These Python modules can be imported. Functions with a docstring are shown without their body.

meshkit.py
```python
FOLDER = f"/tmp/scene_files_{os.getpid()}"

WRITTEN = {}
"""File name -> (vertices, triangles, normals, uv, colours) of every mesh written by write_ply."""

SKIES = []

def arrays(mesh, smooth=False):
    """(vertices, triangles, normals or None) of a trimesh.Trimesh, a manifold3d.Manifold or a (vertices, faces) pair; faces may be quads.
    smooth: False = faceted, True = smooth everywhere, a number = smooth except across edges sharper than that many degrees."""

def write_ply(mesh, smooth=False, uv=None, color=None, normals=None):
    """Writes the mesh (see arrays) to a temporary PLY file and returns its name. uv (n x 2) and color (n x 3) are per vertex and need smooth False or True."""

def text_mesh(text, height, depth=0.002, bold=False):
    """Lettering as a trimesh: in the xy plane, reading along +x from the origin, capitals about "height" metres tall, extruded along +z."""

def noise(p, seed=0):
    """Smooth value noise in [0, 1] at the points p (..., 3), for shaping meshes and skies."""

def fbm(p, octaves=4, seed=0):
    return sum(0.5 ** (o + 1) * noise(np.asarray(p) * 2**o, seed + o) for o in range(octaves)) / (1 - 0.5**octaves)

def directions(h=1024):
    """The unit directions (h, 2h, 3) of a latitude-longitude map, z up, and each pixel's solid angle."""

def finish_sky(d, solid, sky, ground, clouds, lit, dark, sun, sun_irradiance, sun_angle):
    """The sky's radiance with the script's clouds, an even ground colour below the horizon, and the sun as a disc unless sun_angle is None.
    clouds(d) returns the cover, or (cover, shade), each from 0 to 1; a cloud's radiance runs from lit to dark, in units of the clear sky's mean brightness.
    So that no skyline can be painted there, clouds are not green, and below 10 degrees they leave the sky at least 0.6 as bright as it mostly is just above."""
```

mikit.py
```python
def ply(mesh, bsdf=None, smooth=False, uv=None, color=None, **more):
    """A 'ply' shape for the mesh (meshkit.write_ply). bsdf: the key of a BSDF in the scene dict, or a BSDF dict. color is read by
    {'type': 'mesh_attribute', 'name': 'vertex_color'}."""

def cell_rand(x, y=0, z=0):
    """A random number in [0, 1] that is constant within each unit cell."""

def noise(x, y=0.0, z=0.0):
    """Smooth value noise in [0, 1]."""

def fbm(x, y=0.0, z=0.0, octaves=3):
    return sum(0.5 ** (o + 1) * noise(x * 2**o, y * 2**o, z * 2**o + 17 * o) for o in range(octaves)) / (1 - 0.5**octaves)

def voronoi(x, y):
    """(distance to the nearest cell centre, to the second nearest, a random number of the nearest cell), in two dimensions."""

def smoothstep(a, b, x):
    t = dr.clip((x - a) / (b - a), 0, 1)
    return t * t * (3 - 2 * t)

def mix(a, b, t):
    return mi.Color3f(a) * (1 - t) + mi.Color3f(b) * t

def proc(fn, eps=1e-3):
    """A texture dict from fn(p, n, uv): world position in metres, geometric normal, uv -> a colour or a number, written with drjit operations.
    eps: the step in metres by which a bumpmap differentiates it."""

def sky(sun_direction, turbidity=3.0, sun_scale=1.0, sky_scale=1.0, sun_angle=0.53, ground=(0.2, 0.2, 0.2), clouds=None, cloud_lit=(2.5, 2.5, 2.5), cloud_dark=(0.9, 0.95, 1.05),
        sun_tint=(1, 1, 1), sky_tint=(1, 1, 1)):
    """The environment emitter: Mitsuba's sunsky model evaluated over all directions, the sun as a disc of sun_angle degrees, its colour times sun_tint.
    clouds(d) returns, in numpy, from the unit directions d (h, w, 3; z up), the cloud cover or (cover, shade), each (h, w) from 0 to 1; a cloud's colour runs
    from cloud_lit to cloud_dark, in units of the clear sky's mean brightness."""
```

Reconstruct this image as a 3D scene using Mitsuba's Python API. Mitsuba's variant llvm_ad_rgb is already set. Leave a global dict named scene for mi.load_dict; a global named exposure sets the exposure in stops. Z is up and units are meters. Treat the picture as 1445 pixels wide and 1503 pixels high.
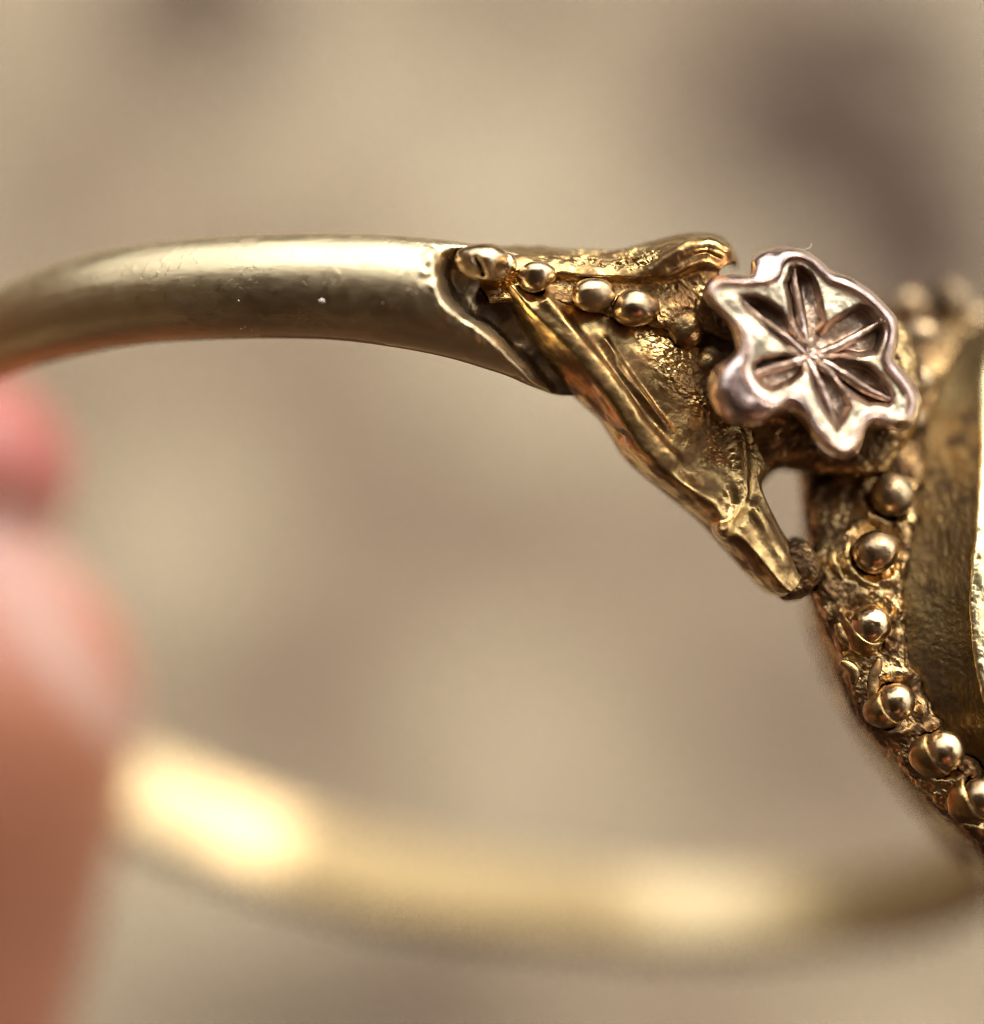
import math
import numpy as np
import trimesh
import manifold3d as m3
import drjit as dr
import mitsuba as mi
import mikit
import meshkit
from mikit import proc, noise, fbm, smoothstep, mix, ply
from scipy.interpolate import CubicSpline, PchipInterpolator

# ------------------------------------------------------------------ camera, sky, exposure
S = 1.0                       # drawing unit: millimetres; S = 1 is life size
MM = 0.001 * S
PITCH = math.radians(46)      # the camera looks down at the ground
D = 37.0                      # mm from the lens to the plane in focus
K = 85.0                      # photograph pixels per mm in the plane in focus
RX = np.array([1.0, 0, 0])
UP = np.array([0, math.sin(PITCH), math.cos(PITCH)])
BK = np.array([0, -math.cos(PITCH), math.sin(PITCH)])
BASIS = np.stack([RX, UP, BK])          # rows: right, up, towards the camera
GROUND_MM = 450.0                       # the ring is held this far above the ground


def W(p):
    """ring frame (mm: right, up, towards the lens) -> world metres"""
    return np.asarray(p, float) @ BASIS * MM


def at(px, py, z=0.0):
    """a point seen at a pixel of the photograph, z mm in front of the plane in focus -> ring frame, mm"""
    px, py, z = np.broadcast_arrays(np.asarray(px, float), np.asarray(py, float), np.asarray(z, float))
    s = (D - z) / D / K
    return np.stack([(px - 722.5) * s, (751.5 - py) * s, z], -1)


exposure = 2.6
cam_o = W([0, 0, D])
scene = {"type": "scene"}
labels = {}
scene["camera"] = {
    "type": "thinlens", "fov": math.degrees(2 * math.atan(1445 / K / 2 / D)), "fov_axis": "x",
    "aperture_radius": 1.9 * MM, "focus_distance": (D - 0.25) * MM, "near_clip": 2 * MM, "far_clip": 200.0,
    "to_world": mi.ScalarTransform4f().look_at(origin=cam_o.tolist(), target=[0, 0, 0], up=UP.tolist()),
}


sun_ring = np.array([0.34, 0.85, 0.36])
SUN = (sun_ring / np.linalg.norm(sun_ring)) @ BASIS


def cloud_cover(d):
    """a thin overcast, brighter towards the hidden sun as such skies are"""
    glow = np.clip((d @ SUN + 0.4) / 1.4, 0, 1) ** 2.6
    n = meshkit.fbm(d * np.array([2.2, 2.2, 3.0]) + 3.1, 4, 5)
    return np.clip(0.75 + (n - 0.3) * 2.0, 0, 1), np.clip(1.0 - glow - 0.35 * (n - 0.5), 0, 1)


scene["sky"] = mikit.sky(SUN.tolist(), turbidity=3, sun_scale=0.2, sun_angle=22, clouds=cloud_cover, cloud_lit=(7.0, 7.25, 7.5), cloud_dark=(0.42, 0.42, 0.42),
                         sun_tint=(1.0, 0.94, 0.84), sky_tint=(1.0, 0.97, 0.92))

# ------------------------------------------------------------------ materials


def mm(p):
    return p / MM


def metal(name, base, dark, rough, grime_shine=0.5, gscale=2.2, bump=None, bscale=0.012, uvbump=None, rvar=0.15, shine_off=(0.0, 0.0, 0.0)):
    """worn gold: a base colour that drifts, grime in irregular patches (painted shine on the inner face), a finely uneven surface"""
    lo, hi = [0.9 * float(x) for x in base], [min(0.97, 1.08 * float(x)) for x in base]

    def colour(p, n, uv):
        q = mm(p)
        f = fbm(q.x * gscale + shine_off[0], q.y * gscale + shine_off[1], q.z * gscale + shine_off[2], octaves=4)
        g = smoothstep(grime_shine + 0.12, grime_shine - 0.12, f)
        drift = fbm(q.x * 0.7 + 5, q.y * 0.7, q.z * 0.7, octaves=2)
        return mix(mix(lo, hi, drift), dark, g)

    def roughness(p, n, uv):
        q = mm(p)
        f = fbm(q.x * gscale + shine_off[0], q.y * gscale + shine_off[1], q.z * gscale + shine_off[2], octaves=4)
        g = smoothstep(grime_shine + 0.12, grime_shine - 0.12, f)
        w = fbm(q.x * 6, q.y * 6, q.z * 6, octaves=2)
        return dr.clip(rough + rvar * (w - 0.5) + 0.28 * g, 0.05, 0.9)

    b = {"type": "principled", "base_color": proc(colour), "metallic": 1.0, "roughness": proc(roughness), "specular": 0.5}
    if bump or uvbump:
        if uvbump:
            fn = uvbump
        else:
            def fn(p, n, uv):
                q = mm(p)
                return fbm(q.x * bump, q.y * bump, q.z * bump, octaves=3)
        b = {"type": "bumpmap", "arbitrary": proc(fn, eps=0.006 * MM), "scale": bscale * MM, "bsdf": b}
        b["tex"] = b.pop("arbitrary")
    scene[name] = {"type": "twosided", "bsdf": b}


def scratches(p, n, uv):
    a = noise(uv.x * 2.0, uv.y * 14.0, 1.0) * 0.5 + noise(uv.x * 14.0, uv.y * 40.0, 4.0) * 0.12
    b = noise(uv.x * 46 + uv.y * 22, uv.y * 7 - uv.x * 5, 2.0) + noise(uv.x * 30 - uv.y * 26, uv.y * 8 + uv.x * 6, 6.0) * 0.5 - 0.25
    dent = fbm(uv.x * 1.5, uv.y * 5, 7.0, octaves=3)
    return a * 0.55 + smoothstep(0.80, 0.92, b) * 0.2 + dent * 0.6


metal("gold_band", (0.80, 0.64, 0.38), (0.42, 0.33, 0.2), 0.36, grime_shine=0.24, gscale=1.2, uvbump=scratches, bscale=0.016)
metal("gold_inner", (0.57, 0.435, 0.24), (0.49, 0.365, 0.185), 0.42, grime_shine=0.56, gscale=0.16, uvbump=scratches, bscale=0.016, shine_off=(9.1446, 32.3967, 5.3151))  # pale patches offset to sit on the highlights: shine painted in the colour
metal("gold_leaf", (0.64, 0.425, 0.17), (0.22, 0.125, 0.052), 0.26, grime_shine=0.49, gscale=2.4, bump=9.0, bscale=0.012)
metal("gold_grain", (0.58, 0.38, 0.165), (0.15, 0.085, 0.04), 0.30, grime_shine=0.53, gscale=2.2, bump=10.0, bscale=0.030)
metal("gold_bead", (0.74, 0.54, 0.31), (0.36, 0.24, 0.13), 0.20, grime_shine=0.38, gscale=2.6, bump=4.5, bscale=0.026)
metal("gold_recess", (0.46, 0.34, 0.19), (0.13, 0.09, 0.055), 0.34, grime_shine=0.50, gscale=2.0, bump=9.0, bscale=0.03)
metal("gold_wall", (0.175, 0.112, 0.045), (0.095, 0.057, 0.028), 0.42, grime_shine=0.42, gscale=3.0, bump=14.0, bscale=0.016)  # tarnish, with the dark reflections of this side put into the colour
metal("gold_rim", (0.86, 0.70, 0.36), (0.6, 0.5, 0.3), 0.24, grime_shine=0.25, gscale=2.0, bump=6.0, bscale=0.03)
metal("rose_gold", (0.86, 0.66, 0.58), (0.42, 0.30, 0.24), 0.24, grime_shine=0.32, gscale=1.6, bump=7.0, bscale=0.008)

metal("hollow_gold", (0.56, 0.40, 0.29), (0.26, 0.17, 0.11), 0.40, grime_shine=0.46, gscale=2.6, bump=9.0, bscale=0.02)
metal("plate_gold", (0.80, 0.67, 0.46), (0.40, 0.29, 0.17), 0.34, grime_shine=0.36, gscale=2.0, bump=8.0, bscale=0.016)
metal("dull_gold", (0.54, 0.39, 0.22), (0.12, 0.08, 0.05), 0.34, grime_shine=0.48, gscale=2.4, bump=7.0, bscale=0.014)
metal("rib_gold", (0.70, 0.50, 0.40), (0.30, 0.20, 0.14), 0.3, grime_shine=0.45, gscale=2.6)

# ------------------------------------------------------------------ helpers


def put(key, mesh, bsdf, smooth=True, label=None, uv=None):
    """mesh (ring frame, mm) -> one entry of the scene under its key"""
    k, i = key, 0
    while k in scene:
        i += 1
        k = f"{key}_{i:03d}"
    if hasattr(mesh, "to_mesh"):
        m = mesh.to_mesh()
        v, f = np.array(m.vert_properties[:, :3], float), np.array(m.tri_verts)
    elif isinstance(mesh, tuple):
        v, f = mesh
    else:
        v, f = np.array(mesh.vertices), np.array(mesh.faces)
    scene[k] = ply((W(v), f), bsdf, smooth=smooth, uv=uv)
    if label:
        labels[k] = {"label": label}
    return k


def quads(nu, nv, closed_v=False, off=0):
    i, j = np.meshgrid(np.arange(nu - 1), np.arange(nv if closed_v else nv - 1), indexing="ij")
    j2 = (j + 1) % nv
    a, b, c, d = i * nv + j, i * nv + j2, (i + 1) * nv + j2, (i + 1) * nv + j
    a, b, c, d = (x.ravel() + off for x in (a, b, c, d))
    return np.vstack([np.stack([a, b, c], 1), np.stack([a, c, d], 1)])


def grid_normals(G):
    n = np.cross(np.gradient(G, axis=0), np.gradient(G, axis=1))
    return n / np.maximum(np.linalg.norm(n, axis=-1, keepdims=True), 1e-9)


def loft(curves, ns=220, nt=120, thick=0.5, disp=None, soft=True, back=(0, 0, -1.0)):
    """a solid sheet through curves of (px, py, z) points, matched point by point; disp(points, s, t) lifts it (mm) along its normal"""
    C = np.array([[at(*q) for q in c] for c in curves])            # nc, np, 3
    s = np.linspace(0, 1, C.shape[1])
    A = CubicSpline(s, C, axis=1)(np.linspace(0, 1, ns)) if C.shape[1] > 2 else PchipInterpolator(s, C, axis=1)(np.linspace(0, 1, ns))
    d = np.linalg.norm(np.diff(C, axis=0), axis=-1).mean(1)
    t = np.concatenate([[0], np.cumsum(np.maximum(d, 1e-3))])
    t /= t[-1]
    f = CubicSpline if soft else PchipInterpolator
    G = f(t, A, axis=0)(np.linspace(0, 1, nt)).transpose(1, 0, 2)   # ns, nt, 3
    n = grid_normals(G)
    if n[..., 2].mean() < 0:
        n = -n
    if disp is not None:
        ss, tt = np.meshgrid(np.linspace(0, 1, ns), np.linspace(0, 1, nt), indexing="ij")
        G = G + n * disp(G, ss, tt)[..., None]
    B = G + (np.asarray(back, float) if back is not None else -n) * thick
    N = ns * nt
    F = quads(ns, nt)
    out = [F, F[:, ::-1] + N]
    idx = np.arange(N).reshape(ns, nt)
    ring = np.concatenate([idx[0, :-1], idx[:-1, -1], idx[-1, :0:-1], idx[:0:-1, 0]])
    r2 = np.roll(ring, -1)
    out += [np.stack([ring, ring + N, r2 + N], 1), np.stack([ring, r2 + N, r2], 1)]
    m = trimesh.Trimesh(np.vstack([G.reshape(-1, 3), B.reshape(-1, 3)]), np.vstack(out), process=False)
    if m.volume < 0:
        m.invert()
    return m


def tube(pts, rad, nu=200, nv=48, closed=False, flat=1.0):
    """swept round section through ring-frame points; returns grid (nu, nv, 3), path, uv"""
    pts = np.asarray(pts, float)
    s = np.concatenate([[0], np.cumsum(np.linalg.norm(np.diff(pts, axis=0), axis=1))])
    L = s[-1]
    u = np.linspace(0, L, nu)
    P, R = CubicSpline(s, pts)(u), PchipInterpolator(s, rad)(u)
    T = np.gradient(P, axis=0)
    T /= np.linalg.norm(T, axis=1, keepdims=True)
    N = np.zeros_like(P)
    a = np.array([0, 0, 1.0]) if abs(T[0, 2]) < 0.9 else np.array([1.0, 0, 0])
    N[0] = a - T[0] * (a @ T[0])
    for i in range(1, nu):
        N[i] = N[i - 1] - T[i] * (N[i - 1] @ T[i])
    for i in range(nu):
        N[i] /= np.linalg.norm(N[i])
    Bn = np.cross(T, N)
    th = np.linspace(-np.pi, np.pi, nv, endpoint=False)
    G = P[:, None] + R[:, None, None] * (np.cos(th)[None, :, None] * N[:, None] + flat * np.sin(th)[None, :, None] * Bn[:, None])
    return G, P, u, th


def capped(G):
    nu, nv = G.shape[:2]
    v = np.vstack([G.reshape(-1, 3), G[0].mean(0), G[-1].mean(0)])
    i = np.arange(nv)
    F = np.vstack([quads(nu, nv, True), np.stack([(i + 1) % nv, i, i * 0 + nu * nv], 1), np.stack([i + (nu - 1) * nv, (i + 1) % nv + (nu - 1) * nv, i * 0 + nu * nv + 1], 1)])
    m = trimesh.Trimesh(v, F, process=False)
    if m.volume < 0:
        m.invert()
    return m


def seg_dist(P, poly, closed=False):
    """distance of points (..., 2) to a polyline"""
    poly = np.asarray(poly, float)
    q = np.vstack([poly, poly[:1]]) if closed else poly
    best = np.full(P.shape[:-1], 1e9)
    for a, b in zip(q[:-1], q[1:]):
        ab = b - a
        t = np.clip(((P - a) @ ab) / (ab @ ab), 0, 1)
        best = np.minimum(best, np.linalg.norm(P - a - t[..., None] * ab, axis=-1))
    return best


def inside(P, poly):
    poly = np.asarray(poly, float)
    r = np.zeros(P.shape[:-1], bool)
    for (x1, y1), (x2, y2) in zip(poly, np.roll(poly, -1, 0)):
        c = ((y1 > P[..., 1]) != (y2 > P[..., 1])) & (P[..., 0] < (x2 - x1) * (P[..., 1] - y1) / (y2 - y1 + 1e-12) + x1)
        r ^= c
    return r


def sst(a, b, x):
    t = np.clip((x - a) / (b - a), 0, 1)
    return t * t * (3 - 2 * t)


def to_px(G):
    s = D / (D - G[..., 2]) * K
    return np.stack([722.5 + G[..., 0] * s, 751.5 - G[..., 1] * s], -1)


def lump(G, f, amp, seed=0, oct=3):
    return (meshkit.fbm(G * f + 31.7 * (seed + 1), oct, seed) - 0.5) * amp


# ------------------------------------------------------------------ ground
GN = W([0, 0, 0])[2] - GROUND_MM * MM


def ground_point(px, py):
    o, p = W([0, 0, D]), W(at(px, py, 0.0))
    d = p - o
    return o + d * (GN - o[2]) / d[2]


STAINS = [(300, 40, 28, 46, 1.0), (265, -80, 34, 34, 0.95), (735, 60, 24, 30, 0.5), (1335, 310, 38, 62, 1.0), (1125, 200, 34, 46, 1.0), (1215, 95, 34, 34, 0.95), (1330, 180, 20, 22, 0.5),
          (1290, -10, 44, 24, 1.0), (1430, 150, 22, 40, 0.6), (1430, 400, 18, 26, 0.55), (480, 1500, 38, 20, 0.85), (620, 1440, 32, 14, 0.6), (180, 1440, 26, 16, 0.6), (700, 690, 28, 18, 0.35),
          (1160, 1080, 24, 14, 0.6), (560, 640, 20, 16, 0.25), (960, 300, 30, 18, 0.3), (350, 1040, 34, 12, 0.35), (1000, 10, 44, 22, 0.45), (560, 120, 30, 24, 0.25), (20, 250, 24, 40, 0.3)]
STAIN_AT = [(*ground_point(a, b)[:2], rx, ry, w) for a, b, rx, ry, w in STAINS]


def ground_colour(p, n, uv):
    x, y = p.x / MM, p.y / MM
    f = fbm(x * 0.02, y * 0.014, 0.0, octaves=4)
    fine = fbm(x * 0.15, y * 0.15, 3.0, octaves=3)
    base = mix((0.190, 0.140, 0.090), (0.325, 0.265, 0.175), smoothstep(0.34, 0.66, f))
    base = base * (0.85 + 0.3 * fine)
    wob = (fbm(x * 0.06, y * 0.06, 5.0, octaves=3) - 0.5) * 1.1
    g = mi.Float(0)
    for sx, sy, rx, ry, w in STAIN_AT:
        d = dr.sqrt(dr.square((x - sx / MM) / rx) + dr.square((y - sy / MM) / ry))
        g = dr.maximum(g, w * smoothstep(1.5, 0.75, d + wob))
    return mix(base, (0.042, 0.021, 0.013), g)


scene["ground_stone"] = {"type": "twosided", "bsdf": {"type": "bumpmap", "tex": proc(lambda p, n, uv: fbm(p.x / MM * 0.4, p.y / MM * 0.4, 0.0, octaves=4), eps=0.3 * MM), "scale": 0.6 * MM,
                         "bsdf": {"type": "principled", "base_color": proc(ground_colour), "roughness": 0.85, "specular": 0.3}}}
gg = np.concatenate([-np.geomspace(60, 0.02, 60), [0], np.geomspace(0.02, 60, 60)]) * S
gx, gy = np.meshgrid(gg, gg + 0.25 * S, indexing="ij")
gz = GN + (meshkit.fbm(np.stack([gx * 6 / S, gy * 6 / S, gx * 0], -1), 3, 3) - 0.5) * 0.006 * S
scene["ground"] = ply((np.stack([gx, gy, gz], -1).reshape(-1, 3), quads(121, 121)[:, ::-1]), "ground_stone", smooth=True)
labels["ground"] = {"label": "pale sandy stone ground with dark brown stains, out of focus", "kind": "structure"}

# ------------------------------------------------------------------ ring: the band
band_px = [(884, 532, -0.45, 0.72), (848, 505, -0.3, 1.0), (790, 472, -0.05, 1.10), (740, 458, 0.05, 1.06), (690, 446, 0.08, 1.02), (581, 428.5, 0.0, 0.97), (484, 422, -0.2, 0.935),
           (388, 422, -0.4, 0.92), (291, 426, -0.75, 0.905), (194, 436.5, -1.2, 0.885), (97, 458, -1.85, 0.86), (10, 490, -2.8, 0.83), (-65, 536, -4.2, 0.82), (-128, 637, -7.0, 0.82),
           (-140, 748, -10.2, 0.84), (-95, 865, -12.9, 0.9), (0, 990, -17.2, 1.03), (108, 1105, -18.6, 1.17), (240, 1182, -19.4, 1.24), (400, 1245, -19.8, 1.22), (560, 1290, -20.0, 1.17),
           (777, 1322, -20.0, 1.13), (1046, 1344, -19.2, 1.09), (1225, 1337, -18.0, 1.08), (1405, 1298, -14.0, 1.05), (1490, 1240, -12.2, 1.1), (1540, 1150, -10.0, 1.4)]
G, P, u, th = tube([at(a, b, c) for a, b, c, _ in band_px], [r for *_, r in band_px], nu=1500, nv=120)
px = to_px(G)
# the far side of the band is flatter inside
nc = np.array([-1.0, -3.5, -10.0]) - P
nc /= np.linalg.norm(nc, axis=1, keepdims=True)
off = G - P[:, None]
wf = sst(-9, -15, P[:, 2])
radius = np.linalg.norm(off, axis=-1)
inward = (off * nc[:, None]).sum(-1)
lim = 0.42 * radius
over = np.maximum(0, inward - lim)                      # the band is half round: nearly flat on the side the finger would touch
off -= (over - 0.10 * radius * (1 - np.exp(-over / (0.10 * radius))))[..., None] * nc[:, None]
off -= 0.25 * wf[:, None, None] * (off * nc[:, None]).sum(-1, keepdims=True) * nc[:, None]
G = P[:, None] + off
SEAM = [(640, 340), (633, 372), (631, 400), (641, 440), (672, 470), (715, 497), (762, 545), (790, 580)]
sd = seg_dist(px, SEAM)
# right of the seam and on the near side: the solder joint and the scooped recess under the first bead
seam_y = np.interp(px[..., 1], [s[1] for s in SEAM], [s[0] for s in SEAM])
front = np.arange(len(P))[:, None] < 420
right = (px[..., 0] > seam_y) & front & (G[..., 2] > P[:, None, 2] - 0.1)
sd = np.maximum(0, sd + 5 * (meshkit.fbm(G * 3.0, 3, 33) - 0.5) * right)
low = sst(0, 34, np.where(right, sd, -sd)) * right * sst(356, 378, px[..., 1])
plane = 0.30 - 0.46 * sst(655, 750, px[..., 0]) - 0.0010 * (px[..., 1] - 430)
G[..., 2] += (np.minimum(G[..., 2], plane) - G[..., 2]) * low
nearseam = np.exp(-(sd / 9.0) ** 2) * front * (G[..., 2] > P[:, None, 2] - 0.2)
N = G - P[:, None]
N /= np.linalg.norm(N, axis=-1, keepdims=True)
rough_zone = np.exp(-(sd / 28.0) ** 2) * front
nearseam *= sst(350, 380, px[..., 1])
G += N * (0.012 * nearseam + lump(G, 9.0, 0.18, 3, 3) * np.clip(nearseam + 0.3 * rough_zone + 0.45 * low, 0, 1) * sst(545, 500, px[..., 1]) + lump(G, 0.8, 0.03, 5, 2) + lump(G, 2.2, 0.22, 91, 2) * low * sst(560, 520, px[..., 1]))[..., None]
m = capped(G)
uv = np.vstack([np.stack(np.broadcast_arrays(u[:, None] * 0.5, th[None] / 2), -1).reshape(-1, 2), [[0, 0], [0, 0]]])
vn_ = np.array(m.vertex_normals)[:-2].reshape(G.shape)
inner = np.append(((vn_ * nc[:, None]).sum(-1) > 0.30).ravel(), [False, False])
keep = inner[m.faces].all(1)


def uv_part(keep):
    used, inv = np.unique(m.faces[keep], return_inverse=True)
    return (np.array(m.vertices)[used], inv.reshape(-1, 3)), uv[used]


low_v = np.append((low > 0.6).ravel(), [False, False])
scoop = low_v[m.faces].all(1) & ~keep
for key, kk, mat_, lab in (("ring__band__solder_recess", scoop, "gold_recess", "dark scooped recess below the notched bead"), ("ring__band", ~keep & ~scoop, "gold_band", None), ("ring__band__inner_face", keep, "gold_inner", "warm yellow inner face of the band, highlight patches in its colour")):
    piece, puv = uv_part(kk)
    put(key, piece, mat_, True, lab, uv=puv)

# ------------------------------------------------------------------ ring: upper leaf of the shoulder
top = [(676, 364), (753, 361.5), (822, 364.5), (874, 368), (926, 363), (978, 350), (1026, 344), (1060, 352), (1083, 380)]
c0 = [(x, y + 14, -1.5) for x, y in top]
c1 = [(x, y + 1, -0.75) for x, y in top]
c1b = [(x - 2, y + 7, -0.25) for x, y in top]
c2 = [(690, 384, .12), (765, 383, .15), (830, 386, .12), (880, 391, .14), (930, 389, .2), (980, 378, .32), (1020, 366, .38), (1048, 369, .30), (1066, 386, .05)]
c3 = [(695, 402, .30), (765, 400, .26), (828, 402, .26), (880, 406, .26), (935, 407, .28), (985, 402, .30), (1022, 388, .26), (1045, 388, .16), (1056, 396, -.05)]
c4 = [(697, 409, .10), (765, 407, .08), (826, 409, .08), (880, 413, .08), (935, 414, .06), (988, 410, .04), (1025, 398, .05), (1046, 398, 0.), (1056, 402, -.15)]
c5 = [(705, 420, .12), (770, 418, .10), (828, 422, .10), (885, 430, .08), (940, 435, .06), (992, 432, .02), (1030, 424, -.02), (1050, 424, -.1), (1060, 428, -.2)]
c6 = [(715, 445, .0), (775, 445, .0), (830, 450, .0), (890, 462, .0), (948, 475, -.05), (1000, 482, -.1), (1040, 490, -.2), (1070, 500, -.3), (1090, 510, -.4)]


def upper_disp(G, s, t):
    q = to_px(G)
    step = sst(404, 416, q[..., 1] - 4 * np.sin(q[..., 0] / 40))
    pits = sst(0.52, 0.68, meshkit.fbm(G * 7, 3, 11)) * np.exp(-((q[..., 0] - 905) / 70) ** 2 - ((q[..., 1] - 378) / 14) ** 2)
    scroll = 0.09 * np.exp(-(seg_dist(q, [(955, 398), (985, 378), (1015, 362), (1040, 357), (1062, 368)]) / 8) ** 2) - 0.05 * np.exp(-(seg_dist(q, [(985, 392), (1015, 378), (1040, 372), (1056, 380)]) / 6) ** 2)
    return lump(G, 16, 0.06, 1, 3) * step + lump(G, 2.2, 0.10, 2, 2) - 0.09 * pits + scroll + lump(G, 8, 0.03, 4, 2)


put("ring__shoulder_leaf", loft([c0, c1, c1b, c2, c3, c4, c5, c6], 420, 200, 0.5, upper_disp), "gold_leaf", True, "upper smooth gold leaf with a scrolled tip beside the flower")

# ------------------------------------------------------------------ ring: the lower leaf with a folded edge
B1 = [(735, 428), (765, 482), (802, 532), (857, 592), (880, 614), (905, 651), (930, 683), (990, 733), (1030, 768), (1052, 793), (1076, 818), (1112, 858), (1150, 875)]
B2 = [(750, 418), (782, 455), (817, 491), (864, 540), (893, 579), (916, 615), (943, 657), (1005, 711), (1052, 747), (1060, 775), (1086, 787), (1128, 833), (1162, 868)]
B3 = [(762, 418), (795, 452), (828, 484), (875, 530), (903, 568), (927, 604), (955, 645), (1015, 696), (1060, 728), (1070, 762), (1096, 776), (1138, 824), (1167, 864)]
B4 = [(775, 415), (805, 447), (838, 478), (885, 524), (911, 560), (934, 594), (961, 634), (1020, 682), (1066, 714), (1078, 750), (1104, 765), (1143, 815), (1170, 860)]
B5 = [(790, 415), (820, 446), (852, 476), (898, 520), (922, 552), (945, 586), (970, 622), (1028, 668), (1073, 700), (1085, 738), (1110, 754), (1147, 808), (1173, 856)]
B6 = [(830, 420), (850, 445), (884, 470), (925, 508), (948, 538), (970, 570), (995, 606), (1045, 655), (1082, 690), (1092, 725), (1115, 744), (1150, 800), (1176, 850)]
B7 = [(880, 440), (905, 462), (935, 482), (975, 510), (1000, 535), (1020, 562), (1042, 596), (1070, 640), (1100, 672), (1112, 700), (1121, 725), (1151, 788), (1180, 843)]
B8 = [(960, 462), (975, 475), (1000, 495), (1040, 520), (1060, 540), (1080, 565), (1095, 596), (1105, 640), (1122, 680), (1120, 706), (1124, 735), (1156, 790), (1184, 838)]


def zc(c, z):
    z = np.interp(np.linspace(0, 1, 13), np.linspace(0, 1, len(z)), z)
    return [(x, y, k) for (x, y), k in zip(c, z)]


RIDGE2 = [(801, 446), (836, 492), (877, 541), (912, 586), (933, 621), (971, 664), (984, 676)]
RIDGE3 = [(872, 478), (888, 500), (905, 541), (940, 585), (968, 616), (992, 643)]
RIDGE4 = [(888, 500), (920, 545), (950, 590), (978, 628)]
RIDGE5 = [(1080, 640), (1088, 690), (1086, 745), (1066, 772)]
RIDGE6 = [(1108, 745), (1128, 790), (1150, 830)]


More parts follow.
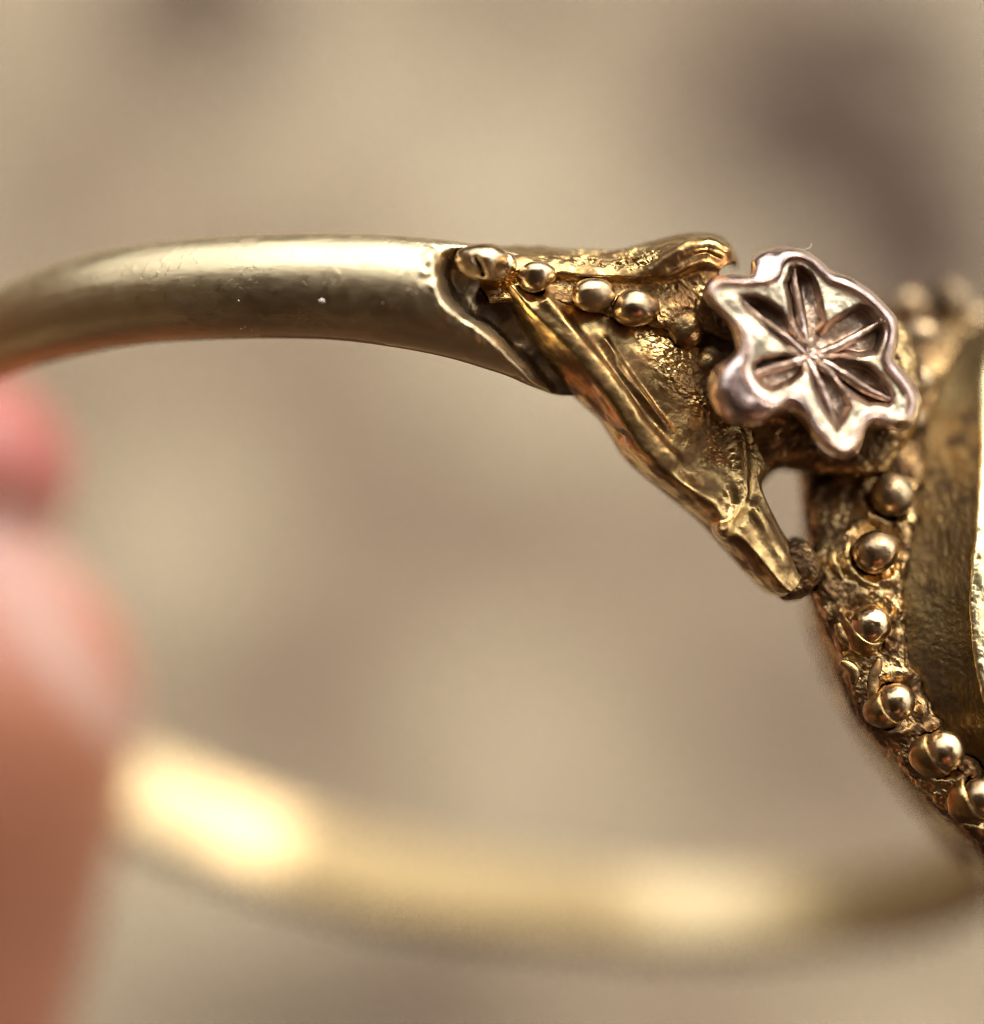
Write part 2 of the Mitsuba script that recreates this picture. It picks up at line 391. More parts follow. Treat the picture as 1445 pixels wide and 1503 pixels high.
def leaf_disp(G, s, t):
    q = to_px(G)
    r = 0.17 * np.exp(-(seg_dist(q, RIDGE2) / 13) ** 2) + (0.12 * np.exp(-(seg_dist(q, RIDGE3) / 7) ** 2) + 0.07 * np.exp(-(seg_dist(q, RIDGE4) / 5) ** 2)) * sst(655, 560, q[..., 1]) * sst(472, 530, q[..., 1])
    r += 0.16 * np.exp(-(seg_dist(q, RIDGE5) / 12) ** 2) + 0.07 * np.exp(-(seg_dist(q, RIDGE6) / 10) ** 2)
    grainy = sst(30, 60, seg_dist(q, RIDGE3)) * sst(25, 60, seg_dist(q, B2)) * np.clip((700 - q[..., 1]) / 60, 0.15, 1)
    crest = np.exp(-(seg_dist(q, B2) / 10) ** 2)
    notch = np.exp(-(((q[..., 0] - 1056) / 10) ** 2 + ((q[..., 1] - 765) / 9) ** 2)) + 0.6 * np.exp(-(((q[..., 0] - 916) / 12) ** 2 + ((q[..., 1] - 640) / 10) ** 2))
    return r + lump(G, 16, 0.045, 6, 2) * grainy + lump(G, 2.0, 0.035, 7, 2) + lump(G, 6, 0.014, 8, 2) + crest * lump(G, 3.2, 0.06, 9, 2) - 0.12 * notch


curves = [zc([(x + 6, y - 6) for x, y in B1], [-.95]), zc(B1, [-.35, -.25, -.3, -.35]), zc([((a[0] * .5 + b[0] * .5 - 2), (a[1] * .5 + b[1] * .5 + 2)) for a, b in zip(B1, B2)], [.15, .3, .28, .2]),
          zc(B2, [.4, .62, .62, .52]), zc(B3, [.35, .50, .46, .40]), zc(B4, [.3, .40, .36, .34]), zc(B5, [.25, .34, .3, .3]), zc(B6, [.12, .28, .2, .2]), zc(B7, [.05, .12, .05, .05]), zc(B8, [-.1, -.1, -.2, -.25])]
put("ring__leaf", loft(curves, 480, 300, 0.35, leaf_disp, soft=False), "gold_leaf", True, "lower gold leaf with folded edge and raised veins")

# ------------------------------------------------------------------ ring: the bridge under the flower, and the little joint at the leaf tip


def slab(poly, z0, z1, bulge=0.35, seed=0, n=260, amp=0.12, freq=7):
    """a rounded cast lump with the given outline (px), front at about z1, back at z0"""
    poly = np.asarray(poly, float)
    c = poly.mean(0)
    s = np.linspace(0, 1, len(poly) + 1)
    o = CubicSpline(s, np.vstack([poly, poly[:1]]), bc_type="periodic")(np.linspace(0, 1, n, endpoint=False))
    rows = []
    for k, r in enumerate(np.linspace(0.02, 1, 90)):
        rows.append(at(*(c + (o - c) * r).T, z1 - bulge * (1 - math.sqrt(max(0.0, 1 - r ** 6)))))
    for z in np.linspace(z1 - bulge, z0, 14)[1:]:
        rows.append(at(*o.T, z))
    G = np.array(rows)
    nn = grid_normals(G)
    if nn[10, :, 2].mean() < 0:
        nn = -nn
    G = G + nn * lump(G, freq, amp, seed, 3)[..., None]
    return capped(G)


put("ring__bridge", slab([(1010, 470), (1060, 430), (1130, 410), (1230, 420), (1320, 470), (1352, 540), (1350, 610), (1322, 665), (1290, 700), (1235, 700), (1180, 693), (1148, 687), (1128, 697), (1112, 712), (1085, 690), (1045, 620), (1015, 540)], -2.2, -0.35, 0.5, 21), "gold_grain", True,
    "granular gold bridge under the flower")
put("ring__joint", slab([(1136, 842), (1150, 806), (1172, 793), (1196, 812), (1206, 845), (1188, 870), (1158, 879), (1138, 868)], -0.9, 0.14, 0.4, 23, 160, 0.20, 4), "gold_grain", True, "small solder joint where the leaf tip meets the head")

# ------------------------------------------------------------------ ring: the head
ys = [330, 430, 520, 610, 690, 760, 850, 920, 985, 1045, 1100, 1150, 1210, 1280, 1350]
zs = np.interp(ys, [330, 430, 490, 570, 690, 760, 860, 1030, 1350], [-6.0, -4.6, -3.4, -2.2, -1.25, -.75, -.3, .1, .6])
le = np.interp(ys, [330, 430, 520, 690, 760, 850, 920, 980, 1040, 1080, 1140, 1180, 1210, 1260, 1350], [1420, 1330, 1255, 1187, 1189, 1194, 1212, 1234, 1256, 1284, 1332, 1376, 1402, 1450, 1540])
re = np.interp(ys, [330, 430, 520, 600, 700, 780, 860, 930, 990, 1050, 1120, 1180, 1280, 1350], [1465, 1425, 1395, 1362, 1346, 1337, 1326, 1321, 1336, 1368, 1428, 1475, 1560, 1620])
rim = np.interp(ys, [330, 430, 520, 640, 720, 800, 880, 960, 1040, 1100, 1150, 1350], [1475, 1455, 1447, 1441, 1437, 1429, 1422, 1428, 1446, 1476, 1510, 1680])
ys = np.array(ys, float)
le[:2], re[:2], rim[:2], ys[:2] = (1440, 1362), (1490, 1436), (1545, 1484), (466, 474)
L = list(zip(le, ys, zs - 0.35))
L2 = list(zip(le + 8, ys, zs - 0.02))
Lm = list(zip(le * .5 + re * .5, ys, zs + 0.12))
R = list(zip(re - 6, ys, zs + 0.10))
R2 = list(zip(re + 4, ys, zs - 0.10))


def strip_disp(G, s, t):
    q = to_px(G)
    b = np.zeros(q.shape[:-1])
    for cx, cy, cr in COLLAR:
        d = np.hypot(q[..., 0] - cx, q[..., 1] - cy)
        b += 0.06 * np.exp(-((d - cr) / 7) ** 2) - 0.08 * np.exp(-(d / (cr * .8)) ** 4)
    return lump(G, 3, 0.16, 12, 2) + lump(G, 7, 0.09, 12, 3) + lump(G, 14, 0.05, 13, 2) + b


COLLAR = [(1310, 727, 46), (1285, 810, 47), (1279, 917, 47), (1316, 1031, 44), (1387, 1103, 43), (1442, 1172, 43)]
put("ring__head_edge", loft([list(zip(le + 4, ys, zs - 0.8)), L, L2, Lm, R, R2], 560, 170, 0.7, strip_disp, soft=False), "gold_grain", True, "rough cast edge of the head carrying the row of beads")

WL = list(zip(re - 8, ys, zs - 0.28))
WM = list(zip(re * .5 + rim * .5, ys, zs - 0.02))
WR = list(zip(rim + 1, ys, zs + 0.34))


def wall_disp(G, s, t):
    return lump(G * np.array([3.0, 0.7, 1]), 5, 0.022, 14, 3) + lump(G, 1.2, 0.08, 15, 2)


put("ring__head_wall", loft([WL, WM, WR], 400, 110, 0.6, wall_disp), "gold_wall", True, "tarnished brownish gold side wall of the head, colour darkened for its dark reflections")
E0 = list(zip(rim - 1, ys, zs + 0.28))
E1 = list(zip(rim - 1.5, ys, zs + 0.40))
E2 = list(zip(rim + 6, np.array(ys), zs + 0.48))
E3 = list(zip(rim + 70, np.array(ys) - 2, zs + 0.05))
E4 = list(zip(rim + 300, np.array(ys) - 10, zs - 1.4))
put("ring__head_rim", loft([E0, E1, E2, E3, E4], 420, 160, 0.3, lambda G, s, t: lump(G * np.array([1, .5, 1]), 3, 0.10, 16, 3) + lump(G, 1, 0.05, 17, 2), soft=False), "gold_rim", True, "bright polished gold rim of the head")

bky = [600, 700, 780, 870, 960, 1050, 1120, 1185, 1250, 1315, 1400]
bkx = np.array([1215, 1188, 1181, 1181, 1200, 1242, 1288, 1338, 1392, 1445, 1515])
fx = np.interp(bky, ys[2:], le[2:]) + 12
fz = np.interp(bky, ys[2:], zs[2:]) - 0.4
put("ring__gallery", loft([list(zip(bkx + 90, bky, fz * 0 - 6.8)), list(zip(bkx + 12, bky, fz * 0 - 5.6)), list(zip(bkx + 2, bky, fz * 0 - 5.0)), list(zip(np.maximum(bkx + 16, fx * .5 + bkx * .5), bky, fz * .5 - 2.4)), list(zip(np.maximum(bkx + 26, fx), bky, fz))], 200, 90, 0.4,
    lambda G, s, t: lump(G, 1.2, 0.06, 18, 2), back=(0.8, 0.2, -0.2)), "gold_leaf", True, "smooth inner plate behind the head")

# ------------------------------------------------------------------ ring: beads


def bead_mesh(c, r, seed, squash=(1, 1, 1), dent=0.06):
    s = trimesh.creation.icosphere(subdivisions=5, radius=1.0)
    v = np.array(s.vertices)
    g = np.random.default_rng(seed)
    f = sum(np.sin(v @ g.normal(0, 1.5, 3) + g.uniform(0, 6.3)) for _ in range(6)) / 6
    v = v * (1 + f[:, None] * dent)
    v = v * r * np.asarray(squash)
    return trimesh.Trimesh(v + np.asarray(c), s.faces, process=False)


def cup_mesh(c, r, ax, seed, depth=0.15):
    """a little scooped petal that holds a bead: a thick open bowl, open towards ax"""
    ax = np.asarray(ax, float) / np.linalg.norm(ax)
    e1 = np.cross(ax, [0, 0, 1.0]); e1 /= np.linalg.norm(e1)
    e2 = np.cross(ax, e1)
    prof = [(0.0, -r)]
    ro, ri = r, r * 0.74
    outer = [(ro * math.sin(a), -ro * math.cos(a)) for a in np.linspace(0.02, math.pi * 0.56, 30)]
    mid = 0.5 * (ro + ri)
    a0 = math.pi * 0.56
    lip = [((mid + (ro - ri) / 2 * math.cos(b)) * math.sin(a0) , -(mid + (ro - ri) / 2 * math.cos(b)) * math.cos(a0) + (ro - ri) / 2 * math.sin(b)) for b in np.linspace(0.2, math.pi - 0.2, 9)]
    inner = [(ri * math.sin(a), -ri * math.cos(a)) for a in np.linspace(a0, 0.02, 24)]
    pr = np.array(outer + lip + inner)
    th = np.linspace(0, 2 * np.pi, 64, endpoint=False)
    wob = 1 + 0.14 * np.cos(2 * th + seed) + 0.08 * np.cos(3 * th + 2 * seed)
    G = pr[:, None, :1] * wob[None, :, None] * (np.cos(th)[None, :, None] * e1 + np.sin(th)[None, :, None] * e2) + pr[:, None, 1:] * ax
    G = G + np.asarray(c)
    nn = grid_normals(G)
    G = G + nn * lump(G, 4, 0.05, seed, 2)[..., None]
    return capped(G)


# beads along the near shoulder, from the band to the flower
for i, (x, y, z, r, sq) in enumerate([(788, 404, .42, .34, (1.02, .82, 1)), (868, 432, .42, .345, (1.1, .84, 1)), (937, 452, .38, .36, (1.08, .80, 1)), (1004, 482, .02, .29, (1, 1, 1)), (1040, 530, -.15, .3, (1, 1, 1))]):
    put("ring__bead", bead_mesh(at(x, y, z), r, 30 + i, sq, 0.30), "gold_bead" if i < 3 else "gold_grain", True)
# the first and largest one is notched
b = bead_mesh(at(712, 385, .55), .44, 29, (1.05, .72, .9), 0.22)
q = to_px(np.array(b.vertices))
v = np.array(b.vertices)
frontb = v[:, 2] > .5
v[:, 2] -= frontb * (0.20 * np.exp(-(seg_dist(q, [(699, 378), (704, 388), (709, 402)]) / 3.2) ** 2) + 0.16 * np.exp(-(np.hypot((q[:, 0] - 740) / 12, (q[:, 1] - 392) / 14)) ** 2))
put("ring__bead", trimesh.Trimesh(v, b.faces, process=False), "gold_bead", True, "largest bead, notched, at the end of the band")
put("ring__bead", bead_mesh(at(741, 388, .42), .21, 37, (1, 1, 1), 0.1), "gold_bead", True)

HEAD = [(1310, 726, -.62, .375, 0), (1285, 809, -.12, .375, 0), (1279, 917, .10, .355, 1), (1316, 1031, .36, .335, 1), (1387, 1103, .48, .345, 1), (1442, 1172, .55, .355, 1), (1346, 560, -2.0, .33, 0), (1352, 496, -3.4, .40, 0), (1392, 446, -5.0, .46, 0),
        (1434, 480, -5.4, .44, 0), (1334, 450, -4.8, .40, 0), (1334, 618, -1.6, .33, 0), (1500, 1235, .5, .35, 1)]
for i, (x, y, z, r, cup) in enumerate(HEAD):
    c = at(x, y, z)
    if cup:
        ax = np.array([0.75, 0.45, 0.55]) if i > 2 else np.array([0.35, 0.8, 0.6])
        off = np.array([-0.12, -0.09, -0.18])
        key = put("ring__cup", cup_mesh(c + off, r * 1.24, ax, i), "gold_leaf", True)
        put(key + "__bead", bead_mesh(c, r, 40 + i, (1, 1, 1), 0.12), "gold_bead", True)
    else:
        put("ring__bead", bead_mesh(c, r, 40 + i, (1, 1, 1), 0.14), "gold_bead" if i == 1 else "dull_gold", True, "dull darkened bead below the flower" if i == 0 else None)
# small leaf tips between the beads
for i, pts in enumerate([[(1230, 915), (1243, 938), (1268, 952), (1292, 966)], [(1292, 966), (1284, 990), (1282, 1015), (1292, 1042)], [(1234, 972), (1250, 982), (1254, 1004)], [(1222, 800), (1226, 830), (1240, 850)], [(1250, 785), (1243, 815), (1262, 850), (1290, 862)]]):
    zz = np.interp([p[1] for p in pts], [760, 860, 1030], [-.62, -.18, .22])
    G, *_ = tube([at(x, y, z) for (x, y), z in zip(pts, zz)], [.05] + [.11] * (len(pts) - 2) + [.05], 60, 24)
    G += lump(G, 5, 0.05, 50 + i, 2)[..., None]
    put("ring__scroll", capped(G), "gold_leaf", True)

# ------------------------------------------------------------------ ring: the rose gold flower
FC = np.array([635.0, 600.0])
face = np.array([(520, 190), (540, 160), (580, 148), (630, 158), (680, 193), (720, 233), (750, 258), (800, 275), (870, 308), (930, 343), (980, 390), (1015, 440), (1022, 500), (1007, 560), (988, 610), (1005, 650), (1040, 690), (1080, 740), (1105, 800), (1093, 858), (1052, 888),
                 (1005, 872), (960, 862), (922, 866), (888, 882), (872, 930), (850, 992), (802, 1014), (745, 978), (692, 922), (660, 860), (625, 802), (582, 774), (545, 772), (518, 802), (478, 812), (430, 792), (390, 752), (362, 702), (350, 655), (360, 612), (368, 570), (362, 515), (335, 450), (290, 395),
                 (240, 355), (205, 320), (205, 290), (235, 270), (300, 265), (350, 272), (405, 265), (460, 260), (498, 243), (515, 218)], float)
outer = np.array([(385, 205), (385, 160), (430, 118), (500, 100), (580, 104), (650, 128), (700, 168), (760, 220), (850, 250), (930, 308), (990, 370), (1035, 430), (1050, 500), (1035, 570), (1030, 615), (1062, 650), (1112, 700), (1148, 770), (1155, 830), (1135, 892), (1092, 938), (1042, 948),
                  (985, 918), (935, 905), (908, 925), (893, 990), (855, 1050), (805, 1072), (740, 1045), (690, 1010), (645, 950), (600, 885), (560, 858), (520, 868), (470, 888), (390, 922), (295, 912), (230, 862), (192, 782), (192, 700), (225, 640), (285, 600), (312, 560), (300, 505), (262, 440), (200, 380), (158, 315), (185, 262), (240, 232), (330, 225), (390, 232)], float)


def polar(poly):
    d = poly - FC
    a = np.arctan2(d[:, 1], d[:, 0])
    r = np.hypot(d[:, 0], d[:, 1])
    o = np.argsort(a)
    a, r = a[o], r[o]
    a = np.concatenate([a - 2 * np.pi, a, a + 2 * np.pi])
    r = np.tile(r, 3)
    keep = np.concatenate([[True], np.diff(a) > 1e-3])
    return PchipInterpolator(a[keep], r[keep])


NT = 720
TH = np.linspace(-np.pi, np.pi, NT, endpoint=False)
rf, ro = polar(face)(TH), polar(outer)(TH)


def pblur(x, k):
    w = np.exp(-0.5 * (np.arange(-3 * k, 3 * k + 1) / k) ** 2)
    w /= w.sum()
    return np.convolve(np.concatenate([x[-3 * k:], x, x[:3 * k]]), w, "valid")


rf, ro = pblur(rf, 3), pblur(ro, 4)
rf = pblur(rf + np.clip(0.5 * (ro - rf), 0, 20), 2)
ro = np.maximum(ro, rf + 20)
GROOVES = [([(560, 190), (600, 182), (640, 200), (680, 270), (700, 350), (718, 440), (690, 510), (640, 530), (600, 520), (565, 440), (545, 330), (525, 240)], [(578, 200), (600, 380), (628, 540)]),
           ([(985, 405), (940, 372), (880, 365), (820, 395), (760, 430), (712, 470), (655, 530), (650, 570), (700, 592), (800, 590), (880, 600), (950, 590), (985, 530), (1000, 450)], [(985, 440), (860, 510), (680, 592)]),
           ([(1040, 800), (1010, 830), (930, 832), (860, 790), (790, 720), (720, 650), (690, 618), (780, 606), (860, 622), (920, 640), (970, 680), (1010, 735)], [(1035, 800), (880, 735), (675, 612)]),
           ([(772, 945), (735, 890), (700, 830), (665, 740), (640, 650), (690, 645), (760, 700), (810, 770), (835, 830), (810, 890)], [(768, 920), (720, 790), (648, 630)]),
           ([(392, 640), (400, 700), (425, 742), (480, 755), (550, 735), (610, 690), (630, 640), (590, 600), (540, 590), (480, 596), (430, 610)], [(400, 680), (500, 650), (620, 610)]),
           ([(335, 325), (400, 322), (460, 345), (520, 390), (560, 450), (598, 520), (600, 575), (540, 555), (470, 500), (400, 420), (350, 365)], [(338, 335), (450, 450), (610, 575)])]
from shapely.geometry import Polygon

GROOVES = [(list(Polygon(p).buffer(17).intersection(Polygon(face).buffer(-24)).exterior.coords)[:-1], r) for p, r in GROOVES]
rows, hs = [], []
NRF = 230
for r in np.concatenate([np.linspace(0.004, 0.9, 240), np.linspace(0.9, 1.0, 41)[1:]]):
    P2 = FC + np.stack([np.cos(TH), np.sin(TH)], -1) * (rf * r)[:, None]
    rows.append(P2)
P2 = np.array(rows)
edge = (1 - np.linalg.norm(P2 - FC, axis=-1) / rf[None]) * rf[None]
h = 0.17 * np.exp(-((edge - 9) / 17.0) ** 2) 
for poly, rib in GROOVES:
    din = np.where(inside(P2, poly), seg_dist(P2, poly, True), 0)
    h -= 0.36 * sst(0, 44, din)
    h += 0.13 * np.exp(-(seg_dist(P2, rib) / 13.0) ** 2) * sst(0, 10, din)
cw = sst(110, 15, np.hypot(*(P2 - FC).transpose(2, 0, 1)))
h = h * (1 - cw) - 0.24 * cw
P3 = np.stack([P2[..., 0], P2[..., 1], h], -1)
n_side = 60
side = []
for k in range(1, n_side + 1):
    a = k / n_side * 2.35
    sx = math.sin(min(a, math.pi / 2)) if a < math.pi / 2 else 1 - 0.35 * (1 - math.sin(a))
    rr = rf + (ro - rf) * sx
    zz = 0.13 - 0.72 * (1 - math.cos(a))
    side.append(np.stack([FC[0] + np.cos(TH) * rr, FC[1] + np.sin(TH) * rr, np.full(NT, zz)], -1))
P3 = np.concatenate([P3, np.array(side)], 0)


def flower_point(P):
    X, Y = 980 + P[..., 0] / 3.1075, 330 + P[..., 1] / 3.1075
    tilt = 1.05 - 0.0022 * (X - 1184) + 0.0026 * (Y - 523)
    return at(X, Y, tilt + P[..., 2])


G = flower_point(P3)
nn = grid_normals(G)
if nn[60, :, 2].mean() < 0:
    nn = -nn
G = G + nn * (lump(G, 2.2, 0.09, 60, 2) + lump(G, 8, 0.015, 61, 2))[..., None]
fm = capped(G)
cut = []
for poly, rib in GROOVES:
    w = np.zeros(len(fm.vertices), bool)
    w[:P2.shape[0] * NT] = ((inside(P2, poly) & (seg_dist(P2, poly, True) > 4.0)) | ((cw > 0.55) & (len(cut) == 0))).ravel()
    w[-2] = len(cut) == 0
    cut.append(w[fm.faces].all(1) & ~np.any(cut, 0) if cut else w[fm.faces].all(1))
shape_normals = np.array(fm.vertex_normals)


def submesh(m, keep):
    used, inv = np.unique(m.faces[keep], return_inverse=True)
    return np.array(m.vertices)[used], inv.reshape(-1, 3)


w = np.zeros(len(fm.vertices), bool)
w[:P2.shape[0] * NT] = (edge > 40).ravel()
plate = w[fm.faces].all(1) & ~np.any(cut, 0)
put("ring__flower__plate", submesh(fm, plate), "plate_gold", True)
put("ring__flower", submesh(fm, ~np.any(cut, 0) & ~plate), "rose_gold", True, "small pinkish rose gold flower with engraved petals")
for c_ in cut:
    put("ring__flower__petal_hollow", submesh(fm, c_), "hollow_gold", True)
for poly, rib in GROOVES:
    rb = np.vstack([np.array(rib, float), FC * 0.8 + np.array(rib[-1]) * 0.2])
    c = [flower_point(np.array([x, y, -0.17 - 0.035 * k])) for k, (x, y) in enumerate(rb[::1])]
    Gt, *_ = tube(c, [.03, .075, .07, .05], 60, 20)
    Gt += lump(Gt, 7, 0.03, 62, 2)[..., None]
    put("ring__flower__midrib", capped(Gt), "rib_gold", True)
labels["ring"] = {"label": "antique gold ring with leaf shoulder, beads and a rose gold flower, held by fingertips", "category": "ring"}

# ------------------------------------------------------------------ hand


SHEEN_A, SHEEN_B = at(-60, 770, -8.5), at(158, 1150, -9.0)


def skin_colour(p, n, uv):
    q = mm(p)
    f = fbm(q.x * 0.25, q.y * 0.25, q.z * 0.25, octaves=3)
    xx = q.x * float(RX[0]) + q.y * float(RX[1]) + q.z * float(RX[2])
    yy = q.x * float(UP[0]) + q.y * float(UP[1]) + q.z * float(UP[2])
    tip = smoothstep(-5.0, 0.5, yy + 0.35 * (xx + 9))
    c = mix(mix((0.36, 0.135, 0.066), (0.43, 0.17, 0.105), f), (0.38, 0.115, 0.09), tip)
    # light streak along the finger, painted into the skin colour
    ax_, ay_, bx_, by_ = float(SHEEN_A[0]), float(SHEEN_A[1]), float(SHEEN_B[0]), float(SHEEN_B[1])
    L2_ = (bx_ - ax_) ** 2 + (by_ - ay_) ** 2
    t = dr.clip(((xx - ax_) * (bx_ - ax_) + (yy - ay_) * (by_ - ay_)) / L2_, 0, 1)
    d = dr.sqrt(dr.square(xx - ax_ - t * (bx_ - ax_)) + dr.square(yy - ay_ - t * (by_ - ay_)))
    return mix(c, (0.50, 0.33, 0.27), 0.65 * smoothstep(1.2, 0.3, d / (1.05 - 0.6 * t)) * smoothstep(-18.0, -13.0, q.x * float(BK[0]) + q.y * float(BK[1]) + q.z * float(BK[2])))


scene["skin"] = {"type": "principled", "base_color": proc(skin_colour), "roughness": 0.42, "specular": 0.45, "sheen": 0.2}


def ball(c, r):
    return m3.Manifold.sphere(r, 40).translate(list(map(float, c)))


def chain(js):
    out = []
    for (a, ra), (b, rb) in zip(js[:-1], js[1:]):
        out.append(m3.Manifold.batch_hull([ball(a, ra), ball(b, rb)]))
    return out


def FW(x, y, z):
    """world mm about the ring -> ring frame"""
    return BASIS @ np.array([x, y, z], float)


def merge(bones):
    return m3.Manifold.batch_boolean(bones, m3.OpType.Add)


tipc = at(-40, 695, -14.0)
bones = [m3.Manifold.batch_hull([ball(tipc, 2.4), ball(tipc + [-5, 0, 0], 2.6), ball(tipc + [-3.6, -3.4, -1], 2.9)]),
         m3.Manifold.batch_hull([ball(tipc + [-1.5, -3.0, -2], 3.0), ball(tipc + [-7, -2, -2], 3.3), ball(at(-158, 1065, -14.5), 5.9)])]
bones += chain([(at(-158, 1065, -14.5), 5.9), ((-19.6, -18, -17), 7.2), ((-38, -38, -26), 8.4), ((-70, -66, -40), 11)])
bones += chain([((-21.0, 2.0, -10.5), 6.2), ((-30, -6, -13), 8.2), ((-48, -22, -20), 9.0), ((-76, -50, -34), 11.5), ((-92, -96, -46), 16)])
for k, dz in enumerate((-16, -32, -47)):
    bones += chain([((-72 - 3 * k, -68 - 3 * k, -40 + dz), 10 - k * .5), ((-54 - 2 * k, -42, -44 + dz), 8.4 - k * .4), ((-62 - 2 * k, -22, -44 + dz), 7.6 - k * .4), ((-76, -30, -42 + dz), 6.8 - k * .4)])
bones += [m3.Manifold.batch_hull([ball((-72, -68, -40), 11), ball((-80, -78, -86), 10), ball((-94, -138, -50), 15), ball((-99, -142, -78), 14), ball((-92, -98, -46), 14)])]
hand = merge(bones).refine_to_length(1.6)
wl, el, sl = np.array([-96.0, -144, -62]), FW(-190, -270, -180), FW(-190, -335, 120)
wr, er, sr = np.array([44.0, -165, 66]), FW(215, -300, -150), FW(190, -345, 120)
arms = chain([(wl, 22), (el * .55 + wl * .45, 33), (el, 38), (sl, 50)]) + chain([(wr, 22), (er * .55 + wr * .45, 33), (er, 38), (sr, 50)])
# the hand that holds the phone: palm behind its right edge, four fingers round it and a thumb
arms += [m3.Manifold.batch_hull([ball(wr, 19), ball((30, -70, 66), 10), ball((28, -120, 68), 13), ball((36, -70, 76), 9)])]
for k in range(4):
    arms += chain([((30, -72 - 17 * k, 66), 9), ((20, -66 - 18 * k, 44), 7.8), ((4, -64 - 19 * k, 41), 7.0), ((-12 + 3 * k, -64 - 19 * k, 42), 6.2)])
arms += chain([((34, -125, 74), 13), ((22, -88, 72), 10), ((8, -60, 66), 8)])
neck, head = FW(0, -330, 190), FW(0, -255, 300)
trunk = chain([(neck - FW(0, 0, 60), 62), (neck, 56), (head, 60)])
trunk += [m3.Manifold.batch_hull([ball(head, 74), ball(head + FW(0, 20, 50), 76), ball(head + FW(0, -40, 40), 74), ball(head + FW(0, 62, -62), 34)])]
trunk += [m3.Manifold.batch_hull([ball(head + FW(0, 84, 5), 9), ball(head + FW(0, 92, -22), 12), ball(head + FW(0, 60, 30), 14)])]
trunk += [ball(head + FW(sx * 76, -8, 0), 16) for sx in (-1, 1)]
trunk += [m3.Manifold.batch_hull([ball(FW(-130, -360, 100), 62), ball(FW(130, -360, 100), 62), ball(FW(-85, -480, -250), 95), ball(FW(85, -480, -250), 95)])]
legs = []
for sx in (-1, 1):
    legs += chain([(FW(sx * 90, -480, -280), 85), (FW(sx * 72, 40, -345), 58), (FW(sx * 60, -300, -405), 40), (FW(-sx * 60, -330, -412), 34)])
body = merge([hand] + arms + trunk + legs)
hm = body.to_mesh()
body = trimesh.Trimesh(hm.vert_properties[:, :3], hm.tri_verts, process=True)
near = np.linalg.norm(body.vertices - np.array([-55, -60, -30]), axis=1) < 210
soft = trimesh.smoothing.filter_taubin(body.copy(), lamb=0.5, nu=0.52, iterations=30)
hv = np.where(near[:, None], soft.vertices, body.vertices)
hv = hv + np.where(near[:, None], np.array(soft.vertex_normals) * lump(hv, 0.35, 0.35, 70, 3)[:, None], 0)
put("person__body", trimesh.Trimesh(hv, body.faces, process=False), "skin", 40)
labels["person"] = {"label": "person whose pink out of focus fingertip pokes up inside the gold ring, at left", "category": "person"}
scene["dark_cloth"] = {"type": "principled", "base_color": {"type": "rgb", "value": [0.028, 0.017, 0.010]}, "roughness": 0.9}
scene["trouser_cloth"] = {"type": "principled", "base_color": {"type": "rgb", "value": [0.030, 0.018, 0.010]}, "roughness": 0.9}
scene["hair"] = {"type": "principled", "base_color": {"type": "rgb", "value": [0.05, 0.03, 0.02]}, "roughness": 0.6}
jk = [m3.Manifold.batch_hull([ball(FW(-150, -365, 95), 74), ball(FW(150, -365, 95), 74), ball(neck - FW(0, 0, 50), 72), ball(FW(-90, -470, -240), 112), ball(FW(90, -470, -240), 112)])]
for w_, e_, s_ in ((wl, el, sl), (wr, er, sr)):
    jk += chain([(w_ * .88 + e_ * .12, 33), (e_ * .5 + w_ * .5, 43), (e_, 50), (s_, 66)])
put("person__jacket", merge(jk).refine_to_length(40), "dark_cloth", 50)
tr = []
for sx in (-1, 1):
    tr += chain([(FW(sx * 90, -480, -280), 97), (FW(sx * 70, 40, -345), 72), (FW(sx * 60, -290, -402), 48)])
put("person__trousers", merge(tr), "trouser_cloth", 50)
put("person__hair", merge([m3.Manifold.batch_hull([ball(head + FW(0, -12, 62), 79), ball(head + FW(0, -52, 40), 78), ball(head + FW(0, -70, -30), 50)])]), "hair", 50)

# ------------------------------------------------------------------ the phone that takes the picture; its dark back shows in the polished beads
scene["phone_glass"] = {"type": "principled", "base_color": {"type": "rgb", "value": [0.036, 0.028, 0.019]}, "roughness": 0.5, "specular": 0.5}
scene["phone_metal"] = {"type": "principled", "base_color": {"type": "rgb", "value": [0.10, 0.10, 0.11]}, "roughness": 0.35, "metallic": 1.0}


def rounded(x0, x1, y0, y1, z0, z1, r, e=0.6):
    hs = [m3.Manifold.cylinder(z1 - z0 - 2 * e, r, r, 48).translate([x, y, z0 + e]) for x in (x0 + r, x1 - r) for y in (y0 + r, y1 - r)]
    hs += [m3.Manifold.cylinder(z1 - z0, r - e, r - e, 48).translate([x, y, z0]) for x in (x0 + r, x1 - r) for y in (y0 + r, y1 - r)]
    return m3.Manifold.batch_hull(hs)


put("smartphone__back", rounded(-58, 14, -134, 13, 48.2, 55.4, 10), "phone_glass", 30)
put("smartphone__camera_plate", rounded(-23, 11, -23, 11, 46.9, 48.1, 8), "phone_metal", 30)
for x, y in ((0, 0), (-13, -13)):
    put("smartphone__lens", m3.Manifold.cylinder(0.9, 6, 6, 64).translate([x, y, 45.9]), "phone_glass", 30)
labels["smartphone"] = {"label": "dark smartphone held close in front of the ring, lens towards it", "category": "phone"}

# ------------------------------------------------------------------ unseen boards added to darken the reflections: behind, to the left and overhead
def plank_colour(p, n, uv):
    q = p / S
    g = fbm(q.x * 3 + q.z * 40, q.y * 3 + q.z * 40, q.z * 3, octaves=3)
    return mix((0.062, 0.036, 0.018), (0.145, 0.088, 0.045), g)


scene["planks"] = {"type": "twosided", "bsdf": {"type": "principled", "base_color": proc(plank_colour), "roughness": 0.8}}


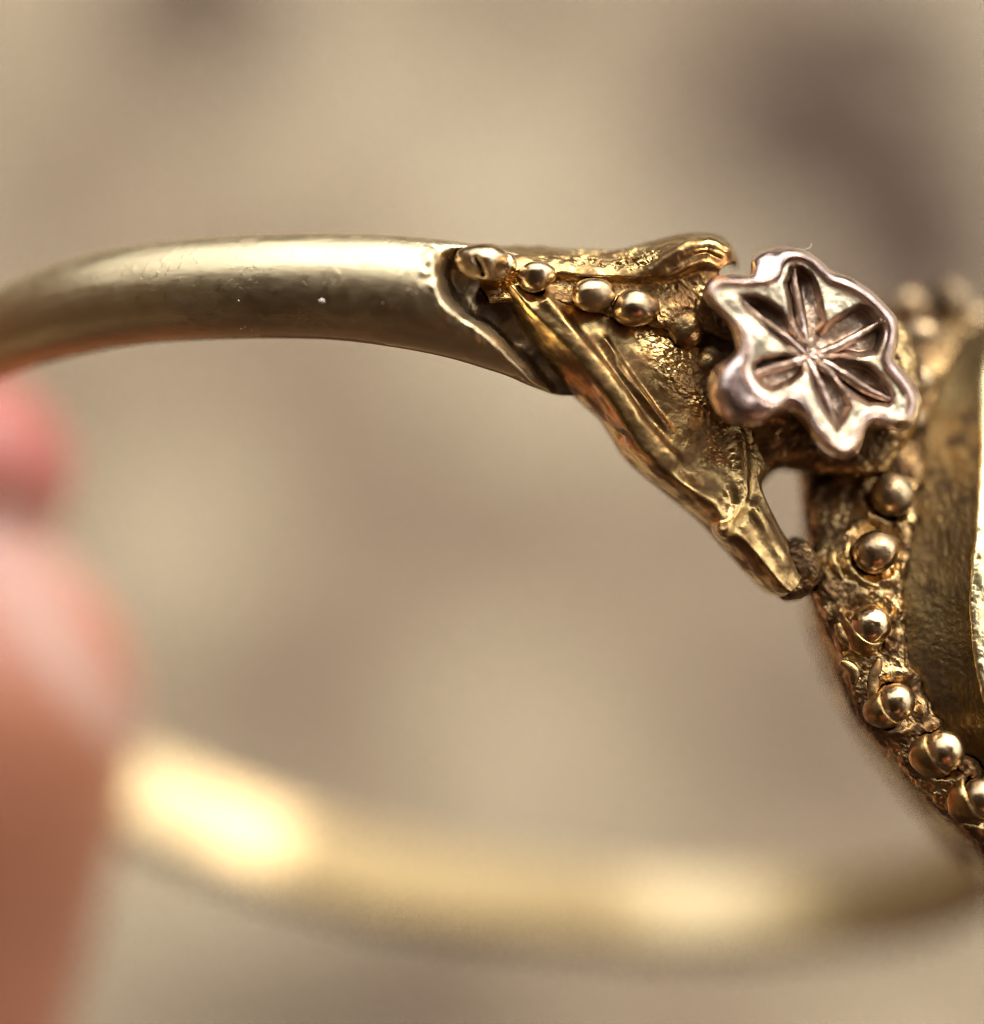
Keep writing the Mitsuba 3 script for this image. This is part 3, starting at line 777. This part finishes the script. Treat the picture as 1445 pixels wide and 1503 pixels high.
def wbox(x0, x1, y0, y1, z0, z1):
    b = trimesh.creation.box(extents=[x1 - x0, y1 - y0, z1 - z0])
    b.apply_translation([(x0 + x1) / 2, (y0 + y1) / 2, (z0 + z1) / 2])
    return (np.array(b.vertices) @ BASIS.T, np.array(b.faces))


for k in range(12):
    z0 = -450 + 200 * k
    put("shade_boards__plank", wbox(-2600, 1900, -1240 + 6 * (k % 2), -1200 + 6 * (k % 2), z0 + 2, z0 + 197), "planks", False)
    if k < 6:
        put("shade_boards__plank", wbox(-940 + 6 * (k % 2), -900 + 6 * (k % 2), -1190, 900, z0 + 2, z0 + 197), "planks", False)
for k in range(6):
    put("shade_boards__top_board", wbox(-2600, 1900, -1230 + 160 * k, -1074 + 160 * k, 1950 + 4 * (k % 2), 1985 + 4 * (k % 2)), "planks", False)
for k in range(9):  # unseen boards added ahead so the upper edges reflect something dark
    put("shade_screen__board", wbox(-4200, 5200, 3600 + 6 * (k % 2), 3640 + 6 * (k % 2), -440 + 235 * k, -440 + 235 * k + 231), "planks", False)
labels["shade_screen"] = {"label": "added brown horizontal boards ahead, out of view, to darken reflections", "category": "shade_screen"}
labels["shade_boards"] = {"label": "added dark timber boards behind the photographer, out of view, to darken reflections", "category": "shade_boards"}

# ------------------------------------------------------------------ lint
scene["lint"] = {"type": "principled", "base_color": {"type": "rgb", "value": [0.6, 0.55, 0.48]}, "roughness": 0.8}
G, *_ = tube([at(1172, 364, .2), at(1182, 366, .3), at(1189, 363, .3), at(1191, 357, .25)], [.008, .010, .009, .006], 40, 8)
put("lint_fibre", capped(G), "lint", True)
labels["lint_fibre"] = {"label": "tiny pale lint fibre on the top edge of the flower", "category": "lint"}
rng = np.random.default_rng(4)
specks = []
for x, y, r in [(473, 443, .045), (351, 443, .02), (359, 480, .016), (369, 486, .014), (354, 484, .014), (560, 447, .012), (610, 430, .014)]:
    c = at(x, y, 0)
    i = np.argmin(np.linalg.norm(px - np.array([x, y]), axis=-1) - 40 * np.array(m.vertices[:-2]).reshape(px.shape[0], px.shape[1], 3)[..., 2])
    c = np.array(m.vertices[i])
    s = trimesh.creation.icosphere(subdivisions=2, radius=r)
    s.vertices = s.vertices * rng.uniform(.6, 1.3, 3) * (1 + 0.3 * (rng.random((len(s.vertices), 1)) - .5)) + c
    specks.append(s)
put("dust", trimesh.util.concatenate(specks), "lint", True)
labels["dust"] = {"label": "pale dust specks on the polished gold band", "category": "dust", "kind": "stuff"}
